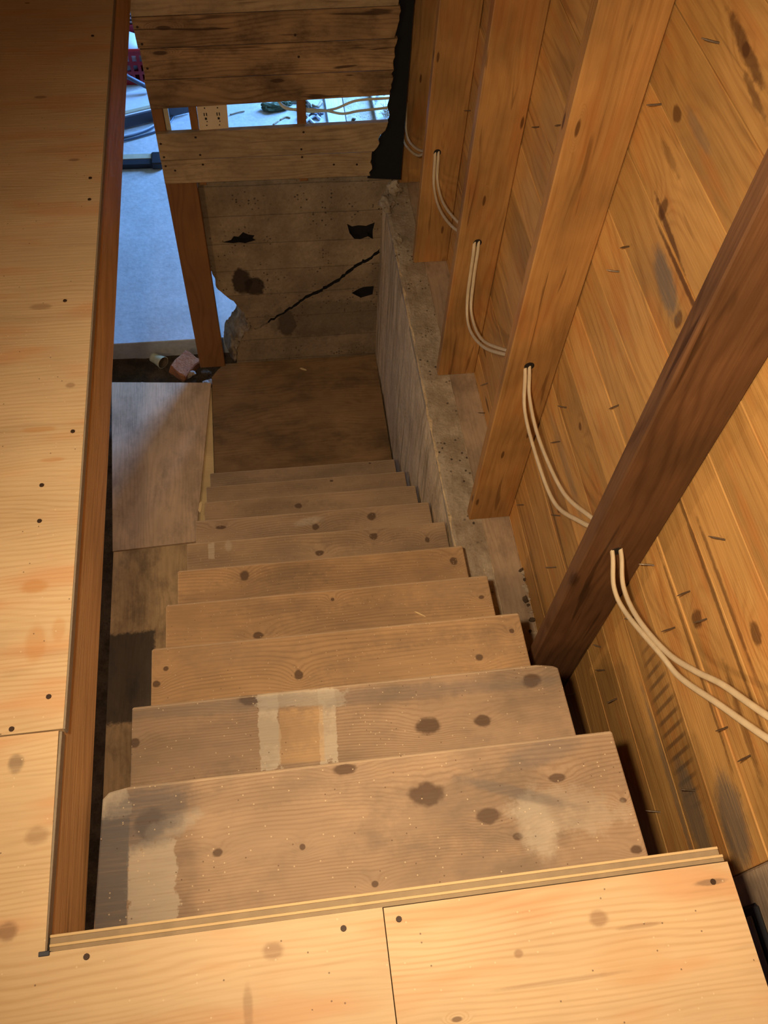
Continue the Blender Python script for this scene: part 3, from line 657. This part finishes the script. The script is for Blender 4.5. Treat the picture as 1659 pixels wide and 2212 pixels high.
# outlet plate in the slot
pl = empty('outlet_plate', (-0.16, BY+0.015, 1.526)); tag(pl, 'beige two-gang outlet plate in the slot of the board partition', 'outlet')
bm = bmesh.new(); prism(bm, [(-0.2165, 1.529), (-0.103, 1.5335), (-0.100, 1.644), (-0.2145, 1.640)], [], 0.006, 'XZ', BY+0.014)
bm.normal_update(); finish('cover', bm, m_plate, pl)
box('back_box', -0.205, -0.112, BY+0.0205, BY+0.060, 1.540, 1.630, m_greymetal, pl, 0.003)
for cx in (-0.186, -0.137):
    for (dz, wd, ht, dx) in [(0.010, .0035, .013, -.0045), (0.010, .0035, .013, .0045), (-0.008, .008, .009, 0.0), (-0.020, .004, .004, .003)]:
        box('slot', cx+dx-wd/2, cx+dx+wd/2, BY+0.0132, BY+0.0145, 1.585+dz-ht/2, 1.585+dz+ht/2, m_slot, pl, 0.0)
    for dz in (-0.036, 0.036):
        box('screw', cx-.0025, cx+.0025, BY+0.0128, BY+0.0145, 1.585+dz-.0025, 1.585+dz+.0025, m_nailhead, pl, 0.0008)

# ------------------------------------------------------------------ basement ground
fb = box('floor_slab', -4.0, 3.0, 3.388, 8.2, -0.02, 0.120, m_slab, None, 0.004)
tag(fb, 'smooth concrete basement slab in cool daylight beyond the post', kind='structure')
bm = bmesh.new(); NX, NYY = 90, 110
g = [[bm.verts.new((-4+ (4.55)*i/NX, -2+5.40*j/NYY, 0.004+0.022*mnoise.noise(Vector((-4+4.55*i/NX, -2+5.4*j/NYY, 0))*5)+0.012*mnoise.noise(Vector((i*0.9, j*0.9, 3))))) for j in range(NYY+1)] for i in range(NX+1)]
for row in g:
    for v in row:
        v.co.z = max(-0.012, min(0.011, v.co.z)) if not (-1.0 < v.co.x < -0.27 and v.co.y > 3.1) else v.co.z
for i in range(NX):
    for j in range(NYY): bm.faces.new((g[i][j], g[i+1][j], g[i+1][j+1], g[i][j+1]))
fd = finish('floor_dirt', bm, m_dirt, None, None, True); tag(fd, 'bare dark dirt floor under the stairs', kind='structure')

# loose plywood left of the stairs
ps = sheet('plywood_offcut', [(-0.842, 3.092), (-0.3365, 3.045), (-0.428, 2.092), (-0.80, 2.078)], 0.151, 0.012, m_sheet, None)
tag(ps, 'dusty plywood sheet catching daylight on the ground left of the landing', 'plywood')
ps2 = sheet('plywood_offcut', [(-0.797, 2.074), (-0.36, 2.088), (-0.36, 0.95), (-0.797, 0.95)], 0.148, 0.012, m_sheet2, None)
tag(ps2, 'brown plywood sheet with a dark rounded patch left of the stairs', 'plywood')
pk = box('plank', -0.50, -0.336, 1.85, 3.03, 0.100, 0.1345, m_splint, None, 0.002)
tag(pk, 'pale plank showing in the gap between plywood sheet and landing', 'plank')
for x in (-0.76, -0.60): box('bearer', x, x+0.06, 2.15, 3.02, 0.012, 0.1385, m_riser, ps, 0.003)
for x in (-0.76, -0.60, -0.42): box('bearer', x, x+0.05, 1.0, 1.82, 0.012, 0.1355, m_riser, ps2, 0.003)
box('bearer', -0.48, -0.36, 1.95, 2.95, 0.012, 0.0995, m_riser, pk, 0.002)

# brick lump and cup in the dirt
bk_ = empty('brick', (-0.485, 3.25, 0.01)); tag(bk_, 'broken orange brick lying in the dirt before the slab', 'brick')
bm = bmesh.new()
bbox(bm, -0.075, 0.075, -0.05, 0.05, 0.0, 0.065, 0.006)
bmesh.ops.subdivide_edges(bm, edges=list(bm.edges), cuts=2, use_grid_fill=True)
for v in bm.verts: v.co += Vector([0.010*mnoise.noise(v.co*25+Vector((i*7, 0, 0))) for i in range(3)])
bmesh.ops.rotate(bm, verts=bm.verts, cent=(0, 0, 0), matrix=Matrix.Rotation(0.9, 3, 'Z') @ Matrix.Rotation(0.25, 3, 'X'))
bmesh.ops.translate(bm, verts=bm.verts, vec=(-0.485, 3.255, 0.035)); finish('body', bm, m_brick, bk_)
rock('mortar', (-0.462, 3.200, 0.06), (0.036, 0.022, 0.028), m_mortar, bk_, 4)
cp = empty('paper_cup', (-0.615, 3.32, 0.01)); tag(cp, 'crushed cream cup lying on its side beside the orange brick', 'cup')
bm = bmesh.new(); ax = Vector((0.62, -0.60, 0.12)).normalized(); base = Vector((-0.655, 3.345, 0.050))
segs = 20; s1 = ax.cross(Vector((0, 0, 1))).normalized(); s2 = s1.cross(ax)
rings = []
for (t, r) in [(0, 0.0), (0, .024), (.004, .027), (.02, .0275), (.024, .026), (.05, .030), (.054, .0315), (.075, .034), (.083, .036), (.083, .033), (.05, .027), (.01, .022), (.01, 0.0)]:
    rings.append([bm.verts.new(base+ax*t+(s1*math.cos(2*PI*k/segs)+s2*math.sin(2*PI*k/segs)*0.92)*max(r, 1e-5)) for k in range(segs)])
for i, (A, B) in enumerate(zip(rings, rings[1:])):
    for k in range(segs):
        fc = bm.faces.new((A[k], A[(k+1) % segs], B[(k+1) % segs], B[k])); fc.material_index = 1 if i >= 9 else 0
o = finish('cup_wall', bm, m_cup, cp, None, True); o.data.materials.append(m_cup_in)

# small clods by the post foot
for i, (x, y, r) in enumerate([(-0.375, 3.225, .022), (-0.36, 3.15, .025), (-0.36, 3.345, .016), (-0.70, 3.17, .02)]):
    tag(rock('clod', (x, y, 0.015+r*0.4), (r*1.3, r, r), m_mortar if i % 2 else m_dirt, None, i+40), ['crumbled clod under the foot of the plank post', 'pale clod at the landing corner under the post', 'dark clod between brick and post', 'pale crumb of mortar near the joist side of the dirt'][i], 'clod')

# splinters
def splinter(c, L, wd, ang, lab, tilt=0.0):
    bm = bmesh.new()
    pts = [(-L/2, -wd*0.2), (-L*0.2, -wd/2), (L*0.35, -wd*0.4), (L/2, 0), (L*0.3, wd*0.45), (-L*0.3, wd*0.5)]
    prism(bm, pts, [], 0.003, 'XY', 0.003)
    bmesh.ops.rotate(bm, verts=bm.verts, cent=(0, 0, 0), matrix=Matrix.Rotation(ang, 3, 'Z') @ Matrix.Rotation(tilt, 3, 'Y'))
    bmesh.ops.translate(bm, verts=bm.verts, vec=c)
    tag(finish('splinter', bm, m_splint), lab, 'splinter')
splinter((0.147, 3.104, LZ), 0.040, 0.010, -0.5, 'pale wood splinter on the dark landing')
splinter((0.325, 0.962, tz(4)), 0.035, 0.003, -0.6, 'thin yellow splinter on the fourth tread from the top')
splinter((-0.3345, 1.885, tz(8)+0.0005), 0.055, 0.012, 1.45, 'pale upright splinter at the left end of the eighth tread', 0.0)

# ------------------------------------------------------------------ cables through the studs
def cable(pts, lab):
    bm = bmesh.new(); tube(bm, spline(pts, 10), 0.0042, 0.0058, 8)
    tag(finish('electric_cable', bm, m_cable, None, None, True), lab, 'cable', 'cables running through the studs')
def hole(i): return [(0.669, 2.087), (0.664, 1.925), (0.667, 1.790), (0.651, 1.682), (0.613, 1.560)][i]
Y = SY
cable([(0.62, -0.25, 2.95), (0.645, 0.10, 2.72), (0.655, 0.338, 2.432), (0.660, 0.422, 2.332), (0.66, 0.476, 2.257), (0.66, 0.545, 2.176), (0.66, 0.649, 2.100), (0.665, 0.735, 2.068), (0.672, 0.800, 2.090), (0.672, 0.850, 2.088),
       (0.664, 0.944, 2.009), (0.66, 1.082, 1.905), (0.66, 1.28, 1.849), (0.661, 1.410, 1.862), (0.661, Y[1]-0.006, 1.915), (0.664, Y[1]+0.04, 1.925),
       (0.66, 1.643, 1.794), (0.66, 1.875, 1.600), (0.662, 2.035, 1.560), (0.664, 2.080, 1.660), (0.666, Y[2]-0.006, 1.775), (0.667, Y[2]+0.04, 1.790),
       (0.66, 2.35, 1.671), (0.655, 2.572, 1.580), (0.652, 2.690, 1.590), (0.651, Y[3]-0.006, 1.670), (0.651, Y[3]+0.04, 1.682),
       (0.64, 2.95, 1.53), (0.625, 3.118, 1.451), (0.618, 3.20, 1.46), (0.614, Y[4]-0.006, 1.566), (0.610, Y[4]+0.045, 1.560), (0.560, 3.300, 1.535), (0.42, 3.285, 1.537), (0.32, 3.275, 1.508), (0.205, 3.27, 1.508), (0.10, 3.28, 1.55), (0.05, 3.33, 1.72), (0.03, 3.36, 2.0)],
      'upper cream cable threaded through the holes in the wall studs')
cable([(0.60, -0.25, 2.92), (0.64, 0.10, 2.68), (0.652, 0.319, 2.405), (0.655, 0.399, 2.308), (0.655, 0.484, 2.207), (0.655, 0.548, 2.160), (0.654, 0.679, 2.066), (0.652, 0.745, 2.052), (0.655, 0.800, 2.086), (0.656, 0.850, 2.085),
       (0.650, 0.944, 1.986), (0.648, 1.069, 1.868), (0.648, 1.215, 1.830), (0.650, 1.388, 1.829), (0.651, Y[1]-0.006, 1.908), (0.652, Y[1]+0.04, 1.922),
       (0.648, 1.639, 1.786), (0.648, 1.823, 1.625), (0.650, 1.990, 1.535), (0.652, 2.070, 1.580), (0.653, Y[2]-0.006, 1.768), (0.654, Y[2]+0.04, 1.786),
       (0.646, 2.34, 1.655), (0.643, 2.56, 1.560), (0.641, 2.688, 1.566), (0.639, Y[3]-0.006, 1.664), (0.639, Y[3]+0.04, 1.678),
       (0.63, 2.95, 1.51), (0.615, 3.118, 1.430), (0.608, 3.20, 1.425), (0.603, Y[4]-0.006, 1.516), (0.600, Y[4]+0.045, 1.520), (0.545, 3.285, 1.502), (0.43, 3.272, 1.500), (0.36, 3.262, 1.496), (0.29, 3.262, 1.512), (0.21, 3.262, 1.522), (0.11, 3.27, 1.54), (0.07, 3.34, 1.70), (0.05, 3.37, 2.0)],
      'lower cream cable sagging between the wall studs')
for i, y in enumerate(SY):                    # dark rims of the drilled holes
    hx, hz = hole(i)
    bm = bmesh.new(); bmesh.ops.create_cone(bm, cap_ends=True, segments=14, radius1=0.0135, radius2=0.0135, depth=0.0014)
    bmesh.ops.rotate(bm, verts=bm.verts, cent=(0, 0, 0), matrix=Matrix.Rotation(PI/2, 3, 'X')); bmesh.ops.translate(bm, verts=bm.verts, vec=(hx-0.004, y-0.0006, hz))
    finish('drilled_hole', bm, m_slot, wr)

# ------------------------------------------------------------------ things on the basement slab
SZ = 0.1205
th = empty('threshold_beam', (-1.0, 4.93, SZ)); tag(th, 'low beam with pale top and black front lying across the slab', 'beam')
box('top_board', -1.6, -0.60, 4.935, 4.985, SZ+0.02, SZ+0.035, m_beigeboard, th, 0.002)
box('front_board', -1.6, -0.60, 4.880, 4.934, SZ, SZ+0.033, m_blackp, th, 0.002)
box('end_clamp', -0.665, -0.59, 4.865, 4.99, SZ, SZ+0.045, m_blackp, th, 0.008)
for i, (pts, mt, lab, r) in enumerate([
    ([(-1.3, 5.10, SZ+.01), (-0.95, 5.14, SZ+.01), (-0.75, 5.20, SZ+.01), (-0.58, 5.30, SZ+.01), (-0.50, 5.50, SZ+.01)], m_hosedark, 'dark thin cable curving over the slab nearest the beam', .006),
    ([(-1.3, 5.16, SZ+.012), (-0.95, 5.18, SZ+.012), (-0.72, 5.26, SZ+.012), (-0.60, 5.37, SZ+.012)], m_hose, 'pale hose curving over the slab before the dolly', .010),
    ([(-1.3, 5.12, SZ+.01), (-0.9, 5.165, SZ+.023), (-0.75, 5.21, SZ+.023), (-0.64, 5.30, SZ+.023), (-0.62, 5.42, SZ+.01)], m_hosedark, 'second dark cable curving beside the pale hose', .005)]):
    bm = bmesh.new(); tube(bm, spline(pts, 10), r, r, 8); tag(finish('floor_cable', bm, mt, None, None, True), lab, 'cable')
dl = empty('dolly', (-0.8, 5.45, SZ)); tag(dl, 'low dolly with pale top and dark grey front on the slab', 'dolly')
bm = bmesh.new(); prism(bm, [(-1.25, 5.16), (-0.42, 5.46), (-0.42, 5.72), (-1.25, 5.42)], [], 0.012, 'XY', SZ+0.085); finish('deck', bm, m_white, dl)
bm = bmesh.new(); prism(bm, [(-1.25, 5.145), (-0.42, 5.445), (-0.42, 5.458), (-1.25, 5.158)], [], 0.07, 'XY', SZ+0.083); finish('front_rail', bm, m_greymetal, dl)
bm = bmesh.new(); prism(bm, [(-1.25, 5.175), (-0.42, 5.475), (-0.42, 5.505), (-1.25, 5.205)], [], 0.006, 'XY', SZ+0.0915); finish('edge_batten', bm, m_beigeboard, dl)
box('tool_tray', -0.60, -0.43, 5.52, 5.66, SZ+0.086, SZ+0.115, m_blackp, dl, 0.004)
for x, y in ((-1.1, 5.30), (-0.55, 5.52), (-1.1, 5.38), (-0.55, 5.62)): box('caster', x-.02, x+.02, y-.02, y+.02, SZ, SZ+0.0725, m_blackp, dl, 0.006)
# red crate with slots
cr = empty('crate', (-0.9, 5.9, SZ)); tag(cr, 'red plastic crate with rows of slots behind the dolly', 'crate')
def slotted(y, x0, x1, zb, zt):
    holes = []
    for r_i in range(3):
        for c in range(9):
            hx = x0+0.03+c*(x1-x0-0.05)/9; hz = zb+0.03+r_i*(zt-zb-0.05)/3
            holes.append([(hx, hz), (hx+0.028, hz), (hx+0.028, hz+(zt-zb)*0.17), (hx, hz+(zt-zb)*0.17)])
    bm = bmesh.new(); prism(bm, [(x0, zb), (x1, zb), (x1, zt), (x0, zt)], holes, 0.006, 'XZ', y); finish('slotted_side', bm, m_red, cr)
slotted(5.80, -1.15, -0.66, SZ, SZ+0.245); slotted(6.10, -1.15, -0.66, SZ, SZ+0.245)
box('end_panel', -1.15, -1.144, 5.806, 6.10, SZ, SZ+0.245, m_red, cr, 0); box('end_panel', -0.666, -0.66, 5.806, 6.10, SZ, SZ+0.245, m_red, cr, 0)
box('rim', -1.16, -0.65, 5.788, 5.8, SZ+0.235, SZ+0.25, m_redpaint, cr, 0.002); box('base', -1.143, -0.667, 5.807, 6.099, SZ, SZ+0.01, m_red, cr, 0)
bagm = bmesh.new(); bmesh.ops.create_icosphere(bagm, subdivisions=3, radius=1)
for v in bagm.verts:
    k = 1+0.2*mnoise.noise(v.co*2.2); v.co = Vector((v.co.x*0.20*k-0.86, v.co.y*0.12*k+5.94, v.co.z*0.12*k+SZ+0.155))
bg_ = finish('plastic_bag', bagm, m_white, None, None, True); tag(bg_, 'crumpled white bag stuffed into the red crate', 'bag')
bx_ = empty('carton', (-0.8, 6.25, SZ)); tag(bx_, 'tall red and black carton behind the red crate', 'carton')
box('body', -1.1, -0.70, 6.16, 6.40, SZ, SZ+0.40, m_redpaint, bx_, 0.003); box('black_panel', -1.1, -0.755, 6.157, 6.1595, SZ+0.02, SZ+0.39, m_blackp, bx_, 0)
for i in range(6): box('white_print', -0.80+0.01*(i % 2), -0.775+0.012*(i % 3), 6.154, 6.1565, SZ+0.20+i*0.028, SZ+0.214+i*0.028, m_white, bx_, 0)
sb = box('leaning_panel', -1.1, -0.66, 6.46, 6.60, SZ, SZ+0.62, m_white, None, 0.01); tag(sb, 'white panel leaning behind the red and black carton', 'panel')
bm = bmesh.new(); tube(bm, [Vector((-0.90, 5.60, SZ+0.30)), Vector((-0.80, 5.58, SZ+0.19)), Vector((-0.66, 5.56, SZ+0.113))], 0.016, 0.016, 8)
tag(finish('grey_bar', bm, m_greymetal, None, None, True), 'dark grey bar leaning onto the dolly in front of the crate', 'bar')

# debris seen through the slot
ml = empty('moss_clump', (0.15, 5.46, SZ)); tag(ml, 'dark green mossy twig clump on the slab seen through the slot', 'debris')
rock('moss', (0.13, 5.46, SZ+0.022), (0.075, 0.035, 0.030), m_leaf, ml, 60, 0.9); rock('moss', (0.20, 5.48, SZ+0.025), (0.05, 0.03, 0.032), m_leaf, ml, 61, 0.9)
def stick(pts, r, mat, lab, cat='stick', nm='stick'):
    bm = bmesh.new(); tube(bm, spline(pts, 6), r, r, 6); tag(finish(nm, bm, mat, None, None, True), lab, cat)
stick([(-0.16, 5.415, SZ+.006), (-0.10, 5.44, SZ+.006), (-0.06, 5.45, SZ+.006)], 0.004, m_twig, 'short twig alone on the bright slab beside the outlet plate')
stick([(0.20, 5.58, SZ+.014), (0.26, 5.545, SZ+.014), (0.34, 5.535, SZ+.014)], 0.012, m_twig, 'thick dry branch behind the moss clump')
for i, q in enumerate([[(0.17, 5.34, SZ+.005), (0.21, 5.37, SZ+.005), (0.24, 5.36, SZ+.005)], [(0.12, 5.29, SZ+.005), (0.16, 5.33, SZ+.005)], [(0.31, 5.42, SZ+.01), (0.36, 5.34, SZ+.01), (0.40, 5.26, SZ+.01)], [(0.33, 5.30, SZ+.008), (0.40, 5.35, SZ+.02), (0.44, 5.33, SZ+.008)], [(0.36, 5.60, SZ+.01), (0.38, 5.63, SZ+.02), (0.40, 5.67, SZ+.01)], [(0.40, 5.49, SZ+.01), (0.43, 5.46, SZ+.015), (0.465, 5.52, SZ+.01)]]):
    stick(q, 0.005 if i < 2 else 0.010, m_whiteboard if i in (2, 3) else m_twig, ['thin twig before the moss clump', 'tiny twig lowest in the slot left of the stud', 'white stick slanting down right of the slot stud', 'pale stick arching in the debris right of the slot stud', 'brown stick at the top of the debris in the slot', 'brown stick against the whitewashed board'][i])
rock_lab = ['brown debris lump right of the slot stud', 'dark debris lump before the whitewashed board', 'grey debris lump beside the slot stud']
for i, (x, y, r) in enumerate([(0.345, 5.47, .035), (0.415, 5.38, .035), (0.33, 5.36, .025)]):
    tag(rock('debris_lump', (x, y, SZ+r*0.55), (r*1.2, r, r), [m_dirt, m_greymetal, m_tan][i], None, 70+i), rock_lab[i], 'debris')
wbd = box('whitewashed_board', 0.487, 0.605, 5.10, 5.95, SZ, SZ+0.022, m_whiteboard, None, 0.003); tag(wbd, 'bluish white board lying on the slab seen through the slot', 'board')
tb = empty('rubble_tray', (0.72, 5.4, SZ)); tag(tb, 'tan mortar tray beside the white board seen through the slot', 'tray')
bm = bmesh.new(); prism(bm, [(0.612, 5.05), (0.80, 5.05), (0.81, 5.80), (0.612, 5.80)], [], 0.02, 'XY', SZ+0.02); finish('base', bm, m_tan, tb)
box('side', 0.802, 0.815, 5.05, 5.8, SZ, SZ+0.06, m_tan, tb, 0.002); rock('mortar_lump', (0.66, 5.29, SZ+0.026), (0.016, 0.012, 0.012), m_dirt, tb, 3)
br = bmesh.new(); r5 = random.Random(5)
for i in range(120):
    a = Vector((r5.uniform(0.872, 0.96), r5.uniform(5.22, 5.42), SZ+0.004)); d = Vector((r5.uniform(-.05, .06), r5.uniform(-.06, .05), r5.uniform(0.0, .07)))
    tube(br, [a, a+d*0.5+Vector((0, 0, .01)), a+d], 0.0018, seg=4)
tag(finish('dry_brush', br, m_twig), 'grey tangle of dry brush at the right end of the slot', 'brush', kind='stuff')
stick([(0.835, 5.50, SZ+.014), (0.86, 5.54, SZ+.05), (0.885, 5.60, SZ+.05), (0.91, 5.57, SZ+.014)], 0.012, m_white, 'white bent plastic strip at the right end of the slot', 'strip', 'plastic_strip')

# ------------------------------------------------------------------ outer shell of the house (mostly out of view)
m_shell = wood('shell_boards', (0.45, 0.28, 0.13), (0.30, 0.16, 0.06), 1, spacing=0.05, ring=0.3)
tag(box('wall_left', -2.72, -2.62, -2.1, 3.86, FZ+0.001, FZ+2.3, m_shell, None, 0), 'boarded wall of the upper room left of the stairs', kind='structure')
tag(box('wall_behind', -2.62, HW+0.03, -2.12, -2.02, FZ+0.001, FZ+2.3, m_shell, None, 0), 'boarded wall behind the viewer', kind='structure')
tag(box('ceiling', -2.72, HW+0.1, -2.12, 3.86, FZ+2.301, FZ+2.4, m_shell, None, 0), 'boarded ceiling of the upper room', kind='structure')
tag(box('wall_end', -2.62, HW+0.03, 3.76, 3.86, FZ+0.001, FZ+2.3, m_shell, None, 0), 'boarded wall closing the upper room beyond the stairs', kind='structure')
tag(box('floor_beyond', -4.0, 3.0, 3.76, 8.2, FZ-0.15, FZ-0.001, m_shell, None, 0), 'floor of the upper storey over the daylit basement', kind='structure')
tag(box('wall_basement_left', -4.12, -4.01, -2.1, 8.2, -0.02, FZ-0.16, m_wallpaint, None, 0), 'plastered basement wall far left', kind='structure')
tag(box('wall_basement_back', -4.0, 0.9, 6.85, 6.95, 0.121, FZ-0.16, m_wallpaint, None, 0), 'pale plastered basement wall behind the stored things', kind='structure')
tag(box('wall_basement_behind', -4.0, 0.55, -2.12, -2.02, -0.02, FZ-0.03, m_wallpaint, None, 0), 'basement wall under the viewer', kind='structure')
